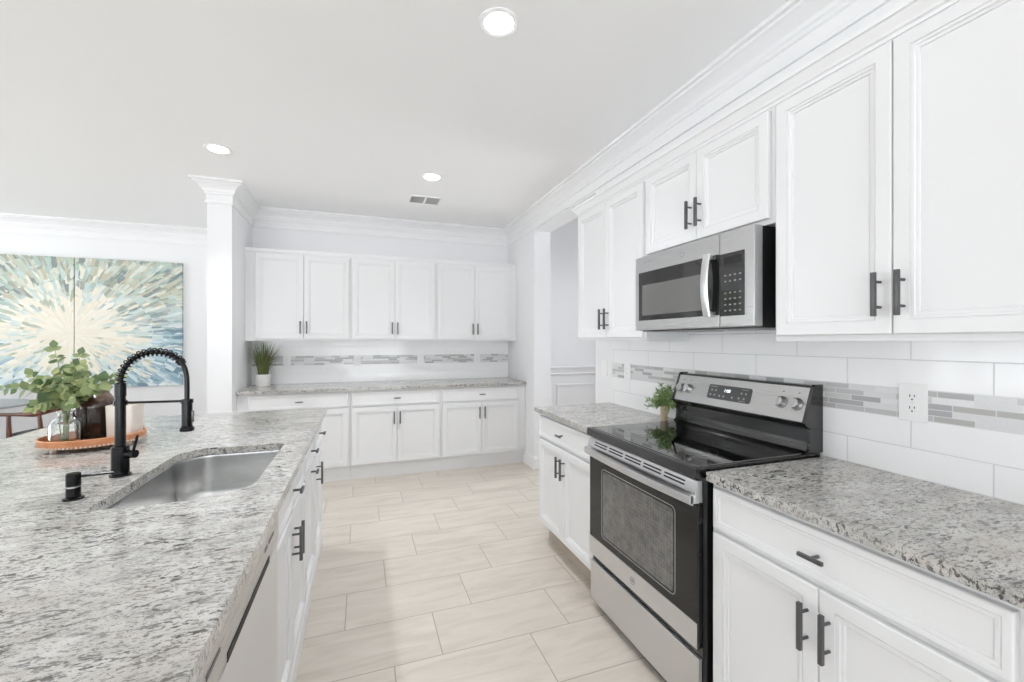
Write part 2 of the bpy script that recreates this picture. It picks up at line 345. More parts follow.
# ------------------------------------------------------------------ mesh helpers
class B:
    def __init__(s): s.bm = bmesh.new()
    def box(s, x0, x1, y0, y1, z0, z1, bev=0.0, mi=0, seg=2):
        vs = [s.bm.verts.new((x, y, z)) for x in (x0, x1) for y in (y0, y1) for z in (z0, z1)]
        fs = []
        for q in ((0, 1, 3, 2), (4, 6, 7, 5), (0, 4, 5, 1), (2, 3, 7, 6), (0, 2, 6, 4), (1, 5, 7, 3)):
            f = s.bm.faces.new([vs[i] for i in q]); f.material_index = mi; fs.append(f)
        if bev > 0:
            es = list({e for f in fs for e in f.edges})
            bmesh.ops.bevel(s.bm, geom=es, offset=bev, segments=seg, profile=0.5, affect='EDGES')
        return s
    def rect_rings(s, x0, x1, z0, z1, rings, mi=0):
        """stepped panel facing -y; rings = (inset, y) from the back to the front"""
        prev = None
        for k, (i, y) in enumerate(rings):
            lp = [s.bm.verts.new(p) for p in ((x0 + i, y, z0 + i), (x1 - i, y, z0 + i), (x1 - i, y, z1 - i), (x0 + i, y, z1 - i))]
            if prev is None: s.bm.faces.new(lp[::-1])
            else:
                for j in range(4): s.bm.faces.new((prev[j], prev[(j + 1) % 4], lp[(j + 1) % 4], lp[j]))
            prev = lp
        s.bm.faces.new(prev)
        return s
    def loops(s, lps, cap0=True, cap1=True, mi=0, closed=True):
        rows = [[s.bm.verts.new(p) for p in lp] for lp in lps]
        n = len(rows[0])
        for a, b in zip(rows, rows[1:]):
            for j in range(n if closed else n - 1):
                f = s.bm.faces.new((a[j], a[(j + 1) % n], b[(j + 1) % n], b[j])); f.material_index = mi
        if cap0 and n > 2: s.bm.faces.new(rows[0][::-1]).material_index = mi
        if cap1 and n > 2: s.bm.faces.new(rows[-1]).material_index = mi
        return s
    def prism(s, pts, axis, a, b, mi=0):
        """extrude a closed 2D outline along an axis: pts are (u, v); axis 0: (y,z), 1: (x,z), 2: (x,y)"""
        def P(u, v, w): return ((w, u, v), (u, w, v), (u, v, w))[axis]
        return s.loops([[P(u, v, a) for u, v in pts], [P(u, v, b) for u, v in pts]], mi=mi)
    def lathe(s, prof, c=(0, 0, 0), n=32, cap0=True, cap1=True, mi=0):
        lps = [[(c[0] + r * math.cos(2 * PI * k / n), c[1] + r * math.sin(2 * PI * k / n), c[2] + z) for k in range(n)] for r, z in prof]
        return s.loops(lps, cap0, cap1, mi)
    def tube(s, pts, r, n=10, cap=True, mi=0):
        pts = [Vector(p) for p in pts]
        rs = r if isinstance(r, (list, tuple)) else [r] * len(pts)
        up = None; lps = []
        for i, p in enumerate(pts):
            t = (pts[min(i + 1, len(pts) - 1)] - pts[max(i - 1, 0)])
            t = t.normalized() if t.length > 1e-9 else Vector((0, 0, 1))
            if up is None:
                up = t.cross(Vector((0, 0, 1)) if abs(t.z) < 0.9 else Vector((1, 0, 0))).normalized()
            up = (up - t * up.dot(t)); up = up.normalized() if up.length > 1e-6 else t.orthogonal().normalized()
            w = t.cross(up)
            lps.append([p + (up * math.cos(2 * PI * k / n) + w * math.sin(2 * PI * k / n)) * rs[i] for k in range(n)])
        return s.loops(lps, cap, cap, mi)
    def cyl(s, a, b, r, n=20, mi=0): return s.tube([a, b], r, n, True, mi)
    def ball(s, c, r, n=10, mi=0):
        return s.lathe([(r * math.sin(PI * k / n) + 1e-5, -r * math.cos(PI * k / n)) for k in range(n + 1)], c, n * 2, mi=mi)
    def leaf(s, base, d, nrm, L, W, fold=0.15, n=5, tip=1.0, mi=0):
        d = Vector(d).normalized(); nrm = Vector(nrm); nrm = (nrm - d * nrm.dot(d))
        nrm = nrm.normalized() if nrm.length > 1e-5 else d.orthogonal().normalized()
        sd = d.cross(nrm); base = Vector(base); rows = []
        for k in range(n + 1):
            t = k / n
            w = W * 0.5 * math.sin(PI * min(1, max(0.0, t * 0.97 + 0.015)) ** tip)
            c = base + d * L * t - nrm * (0.12 * L * t * t)
            rows.append([c - sd * w + nrm * fold * w, c, c + sd * w + nrm * fold * w])
        vv = [[s.bm.verts.new(p) for p in r] for r in rows]
        for a, b in zip(vv, vv[1:]):
            for j in range(2):
                s.bm.faces.new((a[j], a[j + 1], b[j + 1], b[j])).material_index = mi
        return s
    def build(s, name, mats, parent=None, smooth=True, angle=0.6, loc=None, rot=None):
        bmesh.ops.recalc_face_normals(s.bm, faces=s.bm.faces[:])
        me = bpy.data.meshes.new(name); s.bm.to_mesh(me); s.bm.free()
        for m in (mats if isinstance(mats, (list, tuple)) else [mats]): me.materials.append(m)
        if smooth:
            me.shade_smooth(); me.set_sharp_from_angle(angle=angle)
        o = bpy.data.objects.new(name, me); COL.objects.link(o)
        if smooth:
            w_ = o.modifiers.new('normals', 'WEIGHTED_NORMAL'); w_.keep_sharp = True; w_.weight = 80
        if parent: o.parent = parent
        if loc: o.location = loc
        if rot: o.rotation_euler = rot
        return o

def tag(o, label, cat, group=None):
    o['label'] = label; o['category'] = cat
    if group: o['group'] = group
    return o
def thing(name, label, cat, loc=(0, 0, 0), rz=0.0, group=None):
    o = bpy.data.objects.new(name, None); COL.objects.link(o)
    o.location = loc; o.rotation_euler = (0, 0, rz); o.empty_display_size = 0.05
    return tag(o, label, cat, group)
def struct(o): o['kind'] = 'structure'; return o
def share(name, mesh, parent, loc, rot=(0, 0, 0)):
    o = bpy.data.objects.new(name, mesh); COL.objects.link(o); o.parent = parent; o.location = loc; o.rotation_euler = rot
    return o
def text_mesh(body, size, mat, name, parent, loc, rot, depth=0.0006, align='CENTER'):
    cu = bpy.data.curves.new(name, 'FONT'); cu.body = body; cu.size = size; cu.extrude = depth; cu.align_x = align; cu.align_y = 'CENTER'
    t = bpy.data.objects.new(name + '_src', cu); COL.objects.link(t)
    dg = bpy.context.evaluated_depsgraph_get()
    me = bpy.data.meshes.new_from_object(t.evaluated_get(dg))
    bpy.data.objects.remove(t); me.name = name; me.materials.clear(); me.materials.append(mat)
    return share(name, me, parent, loc, rot)
def rrect(x0, x1, y0, y1, r, z, n=8):
    """rounded rectangle loop; r = radii at (x0,y0),(x1,y0),(x1,y1),(x0,y1)"""
    r = r if isinstance(r, (list, tuple)) else [r] * 4
    out = []
    for (cx, cy, a0, q) in ((x0 + r[0], y0 + r[0], PI, r[0]), (x1 - r[1], y0 + r[1], 1.5 * PI, r[1]), (x1 - r[2], y1 - r[2], 0, r[2]), (x0 + r[3], y1 - r[3], PI / 2, r[3])):
        for k in range(n + 1):
            a = a0 + PI / 2 * k / n
            out.append((cx + q * math.cos(a), cy + q * math.sin(a), z))
    return out

# ------------------------------------------------------------------ the room
def room(name, m, *boxes):
    b = B()
    for q in boxes: b.box(*q)
    return struct(b.build(name, m, smooth=False))
room('floor', M['floor'], (-6.6, 4.6, -4.6, 6.5, -0.08, 0))
WT = XR + 0.19
room('ceiling', M['ceil'], (-6.6, WT, -4.6, 6.5, H_CEIL, H_CEIL + 0.1), (WT - 0.05, 4.6, 1.4, 6.5, 4.0, 4.1))
room('wall_right', M['wall'], (XR, WT, -4.6, 2.96, 0, H_CEIL), (XR, WT, 4.22, 5.1, 0, H_CEIL), (XR, WT, 2.96, 4.22, 2.55, H_CEIL))
room('wall_back', M['wall'], (-1.07, WT, 5.10, 5.24, 0, H_CEIL))
room('wall_column', M['wall'], (-1.256, -1.07, 4.35, 6.30, 0, H_CEIL))
room('wall_dining', M['wall'], (-6.6, -1.07, 6.30, 6.45, 0, H_CEIL))
room('wall_hall', M['wall'], (WT - 0.3, 4.6, 6.30, 6.45, 0, 4.0), (WT - 0.3, WT - 0.15, 5.24, 6.3, 0, H_CEIL), (4.45, 4.6, 3.9, 6.3, 0, 4.0), (WT, 4.6, 1.4, 1.55, 0, 4.0), (4.45, 4.6, 1.55, 2.6, 0, 4.0),
     (4.45, 4.6, 2.6, 3.9, 2.1, 4.0), (WT - 0.05, WT, 1.4, 6.3, H_CEIL + 0.1, 4.0))
# glazed sides of the house that light the room: left of the dining area and behind the camera
room('wall_left', M['wall'], (-6.6, -6.45, -4.6, 6.3, 2.45, H_CEIL), (-6.6, -6.45, -4.6, -2.6, 0, 2.45), (-6.6, -6.45, -0.8, 2.6, 0, 2.45), (-6.6, -6.45, 5.2, 6.3, 0, 2.45),
     (-6.6, -6.45, -2.6, -0.8, 0, 0.1), (-6.6, -6.45, 2.6, 5.2, 0, 0.1))
room('wall_rear', M['wall'], (-6.45, XR, -4.6, -4.45, 2.45, H_CEIL), (-6.45, -5.6, -4.6, -4.45, 0, 2.45), (-1.6, -1.0, -4.6, -4.45, 0, 2.45), (1.4, XR, -4.6, -4.45, 0, 2.45))
def wframe(name, axis, fixed, a0, a1, n):
    b = B(); w = 0.06
    xs = [a0 + (a1 - a0) * k / n for k in range(n + 1)]
    for x in xs: 
        lo, hi = max(a0, x - w / 2), min(a1, x + w / 2)
        if axis == 0: b.box(lo, hi, fixed, fixed + 0.05, 0.1, 2.45)
        else: b.box(fixed, fixed + 0.05, lo, hi, 0.1, 2.45)
    for z in (0.1, 2.39):
        if axis == 0: b.box(a0, a1, fixed, fixed + 0.05, z, z + 0.06)
        else: b.box(fixed, fixed + 0.05, a0, a1, z, z + 0.06)
    return struct(b.build(name, M['alu'], smooth=False))
wframe('window_1', 1, -6.55, -2.6, -0.8, 2)
wframe('window_2', 1, -6.55, 2.6, 5.2, 2)
wframe('door_1', 0, -4.55, -5.6, -1.6, 3)
wframe('door_2', 0, -4.55, -1.0, 1.4, 2)

# crown moulding: profile (distance from the wall, height)
CROWN = [(0, 2.565), (0.013, 2.565), (0.013, 2.580), (0.006, 2.586), (0.006, 2.640), (0.016, 2.646), (0.018, 2.660), (0.026, 2.668), (0.030, 2.684),
         (0.045, 2.704), (0.066, 2.720), (0.084, 2.727), (0.088, 2.738), (0.104, 2.742), (0.104, H_CEIL), (0, H_CEIL)]
def sweep(name, path, prof, side, m, cap=True):
    """run a moulding profile along a plan polyline with mitred corners; side=+1: profile grows to the right of travel"""
    b = B(); P = [Vector((x, y)) for x, y in path]; lps = []
    for i, p in enumerate(P):
        d0 = (p - P[i - 1]).normalized() if i > 0 else (P[1] - p).normalized()
        d1 = (P[i + 1] - p).normalized() if i < len(P) - 1 else d0
        n0 = Vector((d0.y, -d0.x)) * side; n1 = Vector((d1.y, -d1.x)) * side
        mt = (n0 + n1); mt = mt / max(0.2, mt.dot(n0))
        lps.append([(p.x + mt.x * q, p.y + mt.y * q, z) for q, z in prof])
    b.loops(lps, cap, cap)
    return struct(b.build(name, m, angle=0.35))
sweep('trim_1', [(XR, -4.4), (XR, 5.10), (-1.07, 5.10), (-1.07, 4.35), (-1.256, 4.35), (-1.256, 6.30), (-6.45, 6.30)], CROWN, -1, M['trim'])
# baseboards
BASEP = [(0, 0), (0.016, 0), (0.016, 0.10), (0.012, 0.115), (0.008, 0.125), (0, 0.13)]
sweep('baseboard_right', [(XR, 4.54), (XR, 4.22), (WT, 4.22), (WT, 5.0)], BASEP, 1, M['trim'])
sweep('baseboard_dining', [(-1.256, 4.36), (-1.256, 6.30), (-6.4, 6.30)], BASEP, -1, M['trim'])
sweep('baseboard_hall', [(WT + 0.02, 6.30), (4.6, 6.30)], BASEP, 1, M['trim'])
# chair rail and panel mouldings on the hall wall
b = B()
b.prism([(6.30, 0.905), (6.285, 0.91), (6.28, 0.925), (6.262, 0.935), (6.262, 0.948), (6.28, 0.952), (6.30, 0.955)], 0, WT, 4.6)
b.prism([(6.30, 0.805), (6.288, 0.81), (6.284, 0.825), (6.276, 0.835), (6.288, 0.845), (6.30, 0.85)], 0, WT, 4.6)
struct(b.build('trim_2', M['trim'], angle=0.4))
b = B()
for x0 in (2.06, 3.0):
    for q in ((x0, x0 + 0.84, 0.64, 0.67), (x0, x0 + 0.84, 0.2, 0.23), (x0, x0 + 0.03, 0.23, 0.64), (x0 + 0.81, x0 + 0.84, 0.23, 0.64)):
        b.box(q[0], q[1], 6.282, 6.30, q[2], q[3], 0.006)
struct(b.build('trim_3', M['trim'], angle=0.4))

# wall tile with the mosaic band
def splash(name, x0, x1, y0, y1, tile='subway'):
    b = B()
    for z0, z1, mi in ((0.86, 1.11, 0), (1.11, 1.21, 1), (1.21, 1.46, 0)): b.box(x0, x1, y0, y1, z0, z1, mi=mi)
    return struct(b.build(name, [M[tile], M['mosaic']], smooth=False))
splash('wall_tile_right', XR - 0.009, XR, -0.4, 2.707)
splash('wall_tile_back', -1.07, XR, 5.091, 5.10, 'subwayback')

# ------------------------------------------------------------------ cabinets
DOOR = [(0, 0), (0, -0.015), (0.0012, -0.0178), (0.004, -0.019), (0.040, -0.019), (0.0412, -0.0150), (0.0424, -0.0150), (0.0436, -0.0172), (0.0500, -0.0165), (0.0512, -0.0115), (0.0526, -0.0115), (0.0590, -0.0105), (0.0602, -0.0050), (0.0636, -0.0050), (0.0642, -0.0060)]
DRAWER = [(0, 0), (0, -0.014), (0.0012, -0.0172), (0.004, -0.019), (0.016, -0.019), (0.0172, -0.0155), (0.0184, -0.0155), (0.0196, -0.0172), (0.026, -0.0165), (0.0272, -0.0120), (0.030, -0.0120), (0.0306, -0.0128)]
_pull = {}
def pull_mesh(kind):
    if kind not in _pull:
        b = B()
        if kind == 'bar':
            b.box(-0.0058, 0.0058, -0.037, -0.0255, -0.064, 0.064, 0.0012)
            for z in (-0.037, 0.037): b.cyl((0, -0.027, z), (0, 0, z), 0.0042, 12)
        else:
            b.box(-0.033, 0.033, -0.037, -0.0265, -0.0052, 0.0052, 0.0012)
            b.cyl((0, -0.028, 0), (0, 0, 0), 0.0048, 14)
        o = b.build('pull_' + kind, M['pull']); _pull[kind] = o.data
        bpy.data.objects.remove(o)
    return _pull[kind]
YD = -0.001
def add_door(root, x0, x1, z0, z1, px, pz):
    d = B().rect_rings(x0, x1, z0, z1, [(i, y + YD) for i, y in DOOR]).build('door', M['cab'], root, angle=0.3)
    if px is not None: share('pull', pull_mesh('bar'), d, (px, YD - 0.019, pz))
    return d
def add_drawer(root, x0, x1, z0, z1, knob=True):
    d = B().rect_rings(x0, x1, z0, z1, [(i, y + YD) for i, y in DRAWER]).build('drawer', M['cab'], root, angle=0.3)
    if knob: share('pull', pull_mesh('knob'), d, ((x0 + x1) / 2, YD - 0.019, (z0 + z1) / 2))
    return d
def add_pair(root, w, z0, z1, pz, m=0.016):
    add_door(root, m, w / 2 - 0.0015, z0, z1, w / 2 - 0.029, pz)
    add_door(root, w / 2 + 0.0015, w - m, z0, z1, w / 2 + 0.029, pz)

def base_cabinet(label, loc, rz, w, depth, layout, plinth, group, open_top=False, extra=None, toe=0.065):
    t = thing('base_cabinet', label, 'cabinet', loc, rz, group)
    zb, zt = (0.0, 0.884) if plinth == 'flush' else (0.132, 0.884)
    b = B()
    if open_top:
        b.box(0, w, 0, 0.018, zb, zt).box(0, w, depth - 0.018, depth, zb, zt).box(0, 0.016, 0.018, depth - 0.018, zb, zt).box(w - 0.016, w, 0.018, depth - 0.018, zb, zt).box(0.016, w - 0.016, 0.018, depth - 0.018, zb, zb + 0.12)
    else:
        b.box(0, w, 0, depth, zb, zt)
    if extra: b.box(*extra)
    b.build('body', M['cab'], t, smooth=False)
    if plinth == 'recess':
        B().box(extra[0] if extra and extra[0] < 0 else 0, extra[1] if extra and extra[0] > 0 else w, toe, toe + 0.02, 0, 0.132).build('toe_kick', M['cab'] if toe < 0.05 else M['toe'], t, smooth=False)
    else:
        B().prism([(0, 0), (-0.019, 0), (-0.019, 0.055), (-0.014, 0.075), (-0.006, 0.085), (0, 0.088)], 0, 0, w).build('plinth', M['cab'], t, angle=0.4)
    z0 = 0.128 if plinth == 'flush' else 0.148
    if layout == 'drawer_doors':
        add_drawer(t, 0.016, w - 0.016, 0.728, 0.864); add_pair(t, w, z0, 0.710, 0.600)
    elif layout == 'drawer_door':
        add_drawer(t, 0.016, w - 0.016, 0.728, 0.864); add_door(t, 0.016, w - 0.016, z0, 0.710, 0.045, 0.600)
    elif layout == 'pullout':
        add_drawer(t, 0.016, w - 0.016, 0.728, 0.864)
        d = add_door(t, 0.016, w - 0.016, z0, 0.710, None, 0); share('pull', pull_mesh('knob'), d, (w / 2, YD - 0.019, 0.688))
    return t
def wall_cabinet(label, loc, rz, w, depth, h, group, dz0=0.020, dz1=None, extra=None):
    t = thing('wall_cabinet', label, 'cabinet', loc, rz, group)
    b = B().box(0, w, 0, depth, 0, h)
    if extra: b.box(*extra)
    b.build('body', M['cab'], t, smooth=False)
    add_pair(t, w, dz0, (dz1 or h - 0.046), dz0 + 0.116)
    return t
RR = -PI / 2
XF = 1.170       # face frames of the lower right run
GB = 'base cabinets along the right wall'; GU = 'wall cabinets along the right wall'
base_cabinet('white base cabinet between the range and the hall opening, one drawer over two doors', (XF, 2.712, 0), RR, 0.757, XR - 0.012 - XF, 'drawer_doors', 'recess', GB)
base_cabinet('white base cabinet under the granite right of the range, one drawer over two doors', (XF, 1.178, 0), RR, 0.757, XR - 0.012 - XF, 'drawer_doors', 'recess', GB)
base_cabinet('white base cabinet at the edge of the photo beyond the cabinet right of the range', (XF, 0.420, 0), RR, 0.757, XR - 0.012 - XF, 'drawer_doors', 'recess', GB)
XU = 1.460
wall_cabinet('white two-door wall cabinet beside the hall opening, left of the microwave', (XU, 2.692, 1.372), RR, 0.759, XR - 0.011 - XU, 0.914, GU)
wall_cabinet('short white two-door wall cabinet directly above the microwave', (XU, 1.932, 1.815), RR, 0.760, XR - 0.002 - XU, 0.471, GU)
wall_cabinet('tall white two-door wall cabinet right of the microwave, above the outlet', (XU, 1.171, 1.372), RR, 0.760, XR - 0.011 - XU, 0.914, GU)
# small crown along the top of these cabinets
CP = [(0, 2.252), (0.004, 2.252), (0.006, 2.262), (0.014, 2.266), (0.018, 2.276), (0.030, 2.290), (0.034, 2.296), (0.042, 2.298), (0.042, 2.312), (0, 2.312)]
sweep('trim_5', [(XR - 0.002, 2.693), (XU - 0.0005, 2.693), (XU - 0.0005, 0.411)], CP, 1, M['trim'])

GNB = 'base cabinets in the back nook'; GNU = 'wall cabinets in the back nook'
for i, (x, lb) in enumerate(((-0.995, 'white base cabinet in the back nook, partly behind the island, nearest the grass plant'),
                             (-0.10, 'white base cabinet in the middle of the back nook run'),
                             (0.79, 'white base cabinet at the right end of the back nook run'))):
    w = (0.895, 0.890, 0.893)[i]
    base_cabinet(lb, (x, 4.49, 0), 0, w - 0.002, 0.60, 'drawer_doors', 'recess', GNB, toe=0.028,
                 extra=(-0.073, -0.0005, 0.0, 0.3, 0.132, 0.884) if i == 0 else ((w - 0.0015, w + 0.064, 0.0, 0.3, 0.132, 0.884) if i == 2 else None))
for i, (x, lb) in enumerate(((-0.995, 'white wall cabinet in the back nook above the grass plant'),
                             (-0.10, 'white wall cabinet in the middle of the back nook'),
                             (0.79, 'white wall cabinet at the right end of the back nook'))):
    w = (0.895, 0.890, 0.893)[i]
    wall_cabinet(lb, (x, 4.79, 1.372), 0, w - 0.002, 0.299, 0.914, GNU, dz1=0.862,
                 extra=(-0.073, -0.0005, 0.0, 0.15, 0.0, 0.914) if i == 0 else ((w - 0.0015, w + 0.064, 0.0, 0.15, 0.0, 0.914) if i == 2 else None))
b = B().prism([(4.789, 2.255), (4.782, 2.257), (4.780, 2.268), (4.770, 2.274), (4.768, 2.288), (4.789, 2.288)], 0, -1.068, XR - 0.002)
struct(b.build('trim_6', M['trim'], angle=0.4))

# island run: faces +x
XI = -0.267
GI = 'island cabinets'
base_cabinet('white sink base cabinet in the island with a false drawer over two doors', (XI, 1.440, 0), PI / 2, 0.780, 0.66, 'drawer_doors', 'flush', GI, open_top=True)
base_cabinet('white pull-out island cabinet with two short pulls, between the sink cabinet and the end cabinet', (XI, 2.222, 0), PI / 2, 0.458, 0.66, 'pullout', 'flush', GI)
base_cabinet('white end cabinet of the island, nearest the back nook', (XI, 2.682, 0), PI / 2, 0.448, 0.66, 'drawer_door', 'flush', GI)
b = B().box(-1.28, XI - 0.662, 0.50, 3.13, 0, 0.884).box(XI - 0.66, XI, 0.50, 0.774, 0, 0.884)
t = tag(b.build('island_panel', M['cab'], smooth=False), 'white panelled back and near end of the island under the granite', 'island panel')

# ------------------------------------------------------------------ granite worktops
def worktop(label, x0, x1, y0, y1, hole=None):
    bm = bmesh.new()
    def loop(pts):
        vs = [bm.verts.new(p) for p in pts]
        return [bm.edges.new((vs[i], vs[(i + 1) % len(vs)])) for i in range(len(vs))]
    es = loop(rrect(x0, x1, y0, y1, 0.008, 0.914, 3))
    if hole: es += loop(hole)
    bmesh.ops.triangle_fill(bm, use_beauty=True, use_dissolve=False, edges=es)
    r = bmesh.ops.extrude_face_region(bm, geom=bm.faces[:])
    for v in r['geom']:
        if isinstance(v, bmesh.types.BMVert): v.co.z = 0.8845
    b = B(); b.bm.free(); b.bm = bm
    o = b.build('worktop', M['granite'], smooth=False)
    m = o.modifiers.new('edge', 'BEVEL'); m.width = 0.003; m.segments = 2; m.limit_method = 'ANGLE'; m.angle_limit = 1.0
    return tag(o, label, 'worktop', 'granite worktops')
SX0, SX1, SY0, SY1 = -0.702, -0.322, 1.462, 2.150
HR = [0.03, 0.14, 0.035, 0.11]
worktop('large speckled granite island worktop with the sink cut into it', -1.574, -0.222, 0.45, 3.172, rrect(SX0, SX1, SY0, SY1, HR, 0.914, 10))
worktop('speckled granite worktop right of the range, under the outlet', 1.135, XR - 0.010, -0.36, 1.180)
worktop('short speckled granite worktop between the range and the hall opening', 1.135, XR - 0.010, 1.955, 2.745)
worktop('long granite worktop along the back nook under the wall cabinets', -1.068, XR - 0.002, 4.450, 5.089)

# ------------------------------------------------------------------ sink
t = thing('kitchen_sink', 'stainless steel undermount sink sunk into the island worktop', 'sink', ((SX0 + SX1) / 2, (SY0 + SY1) / 2, 0.70))
ox, oy, oz = t.location
def rr2(d, z, rad): return [(x - ox, y - oy, zz - oz) for x, y, zz in rrect(SX0 + d, SX1 - d, SY0 + d, SY1 - d, rad, z, 10)]
b = B()
ins = [-0.010, -0.002, 0.0, 0.002, 0.006, 0.012, 0.024, 0.05]
zz = [0.8835, 0.8835, 0.882, 0.87, 0.76, 0.722, 0.706, 0.700]
lp = []
for d, z in zip(ins, zz): lp.append(rr2(d, z, [max(0.02, r - d) for r in HR]))
b.loops(lp, cap0=False, cap1=True)
b.build('bowl', M['sinksteel'], t, angle=0.5)
d = B().lathe([(0.055, 0.001), (0.055, 0.004), (0.046, 0.004), (0.040, 0.0015), (0.012, 0.0015), (0.010, 0.007), (0.0005, 0.008)], (0, 0.0, 0), 28).build('drain', M['chrome'], t)

# ------------------------------------------------------------------ faucet and soap dispenser
FX, FY, CT = -0.773, 1.813, 0.9142
t = thing('kitchen_faucet', 'matte black spring-neck faucet standing behind the island sink', 'faucet', (FX, FY, CT))
b = B().lathe([(0.029, 0), (0.029, 0.006), (0.0245, 0.008), (0.0245, 0.098), (0.0225, 0.101), (0.0155, 0.102)], n=32)
b.build('base', M['black'], t)
B().lathe([(0.0148, 0.1), (0.0148, 0.262), (0.0140, 0.264), (0.0140, 0.268), (0.0158, 0.270), (0.0158, 0.312), (0.0140, 0.315)], n=28).build('column', M['black'], t)
RY = -0.02    # the neck swings a little towards the viewer
ctrl = [(0, 0.305), (0.001, 0.330), (0.009, 0.358), (0.028, 0.388), (0.060, 0.411), (0.098, 0.420), (0.136, 0.415), (0.166, 0.398), (0.185, 0.372), (0.194, 0.340), (0.196, 0.300), (0.196, 0.255)]
def spline(c, n):
    out = []
    for i in range(len(c) - 1):
        p0, p1, p2, p3 = c[max(i - 1, 0)], c[i], c[i + 1], c[min(i + 2, len(c) - 1)]
        for k in range(n):
            t_ = k / n
            out.append(tuple(0.5 * (2 * b_ + (c_ - a_) * t_ + (2 * a_ - 5 * b_ + 4 * c_ - d_) * t_ ** 2 + (-a_ + 3 * b_ - 3 * c_ + d_) * t_ ** 3) for a_, b_, c_, d_ in zip(p0, p1, p2, p3)))
    out.append(tuple(c[-1])); return out
path = [Vector((x, RY * x / 0.196, z)) for x, z in spline(ctrl, 8)]
B().tube(path, 0.0078, 14).build('hose', M['black'], t)
# spring: a helix wound round the first part of the hose
acc = [0.0]
for a_, c_ in zip(path, path[1:]): acc.append(acc[-1] + (c_ - a_).length)
def at_len(sv):
    for i in range(len(acc) - 1):
        if acc[i + 1] >= sv:
            f = (sv - acc[i]) / max(1e-9, acc[i + 1] - acc[i]); p = path[i].lerp(path[i + 1], f)
            return p, (path[i + 1] - path[i]).normalized()
    return path[-1], (path[-1] - path[-2]).normalized()
L = acc[-1] * 0.66; turns = 17; hp = []
for k in range(turns * 14 + 1):
    s_ = 0.008 + (L - 0.008) * k / (turns * 14); p, tg = at_len(s_); sd = Vector((0, 1, 0)); nn = tg.cross(sd).normalized()
    a_ = 2 * PI * k / 14; hp.append(p + (nn * math.cos(a_) + sd * math.sin(a_)) * 0.0132)
B().tube(hp, 0.0023, 6).build('spring', M['black'], t)
p, tg = at_len(L)
B().tube([p - tg * 0.008, p + tg * 0.010], [0.0135, 0.0125], 16).build('spring_collar', M['black'], t)
hx, hy = 0.196, RY
B().lathe([(0.0205, 0.142), (0.0215, 0.146), (0.0215, 0.152), (0.0165, 0.158), (0.0155, 0.165), (0.0160, 0.235), (0.0135, 0.243), (0.0085, 0.247)], (hx, hy, 0), 28).build('spray_head', M['black'], t)
B().box(hx + 0.012, hx + 0.0205, hy - 0.005, hy + 0.005, 0.172, 0.212, 0.002).build('spray_button', M['blackgloss'], t)
B().tube([(0.010, 0, 0.247), (hx, hy, 0.247)], 0.0042, 12).lathe([(0.0185, 0.240), (0.0185, 0.253), (0.0150, 0.253), (0.0150, 0.240)], (hx, hy, 0), 24, False, False).lathe([(0.019, 0.239), (0.019, 0.255)], (0, 0, 0), 24).build('support_arm', M['black'], t)
h = B().cyl((0.018, -0.007, 0.074), (0.050, -0.020, 0.074), 0.0135, 22).build('valve', M['black'], t)
B().tube([(0.042, -0.016, 0.083), (0.051, -0.019, 0.118), (0.056, -0.021, 0.138)], [0.0042, 0.0042, 0.0040], 10).build('lever', M['black'], h)

t = thing('soap_dispenser', 'small black soap dispenser on the island beside the faucet', 'soap dispenser', (-0.786, 1.588, CT))
B().lathe([(0.0235, 0), (0.0235, 0.005), (0.0165, 0.008), (0.0162, 0.034)], n=28).build('base', M['black'], t)
B().lathe([(0.0152, 0.0335), (0.0152, 0.039)], n=28).build('collar', M['chrome'], t)
B().lathe([(0.0164, 0.0385), (0.0164, 0.073), (0.0145, 0.075)], n=28).tube([(0.012, 0.004, 0.064), (0.085, 0.020, 0.063), (0.092, 0.022, 0.058)], 0.0042, 10).build('pump_spout', M['black'], t)

# ------------------------------------------------------------------ tray with its things
TX, TY, TA = -1.100, 2.368, math.radians(20)
t = thing('serving_tray', 'oval orange-brown wooden tray on small feet on the island', 'tray', (TX, TY, CT), TA)
def ell(a, b_, z, n=64): return [(a * math.cos(2 * PI * k / n), b_ * math.sin(2 * PI * k / n), z) for k in range(n)]
B().loops([ell(0.163, 0.136, 0.016), ell(0.169, 0.143, 0.018), ell(0.175, 0.149, 0.050), ell(0.173, 0.147, 0.053), ell(0.168, 0.142, 0.053), ell(0.164, 0.138, 0.028), ell(0.159, 0.133, 0.026)]).build('tray_body', M['traywood'], t)
b = B()
for k in range(80):
    a = 2 * PI * k / 80; b.ball((0.1738 * math.cos(a), 0.1478 * math.sin(a), 0.023), 0.0042, 4)
b.build('bead_trim', M['beads'], t)
for sx in (-1, 1):
    for sy in (-1, 1):
        B().lathe([(0.008, 0), (0.012, 0.005), (0.012, 0.011), (0.009, 0.017)], (sx * 0.115, sy * 0.075, 0), 14).build('foot', M['beads'], t)
TZ = CT + 0.0265
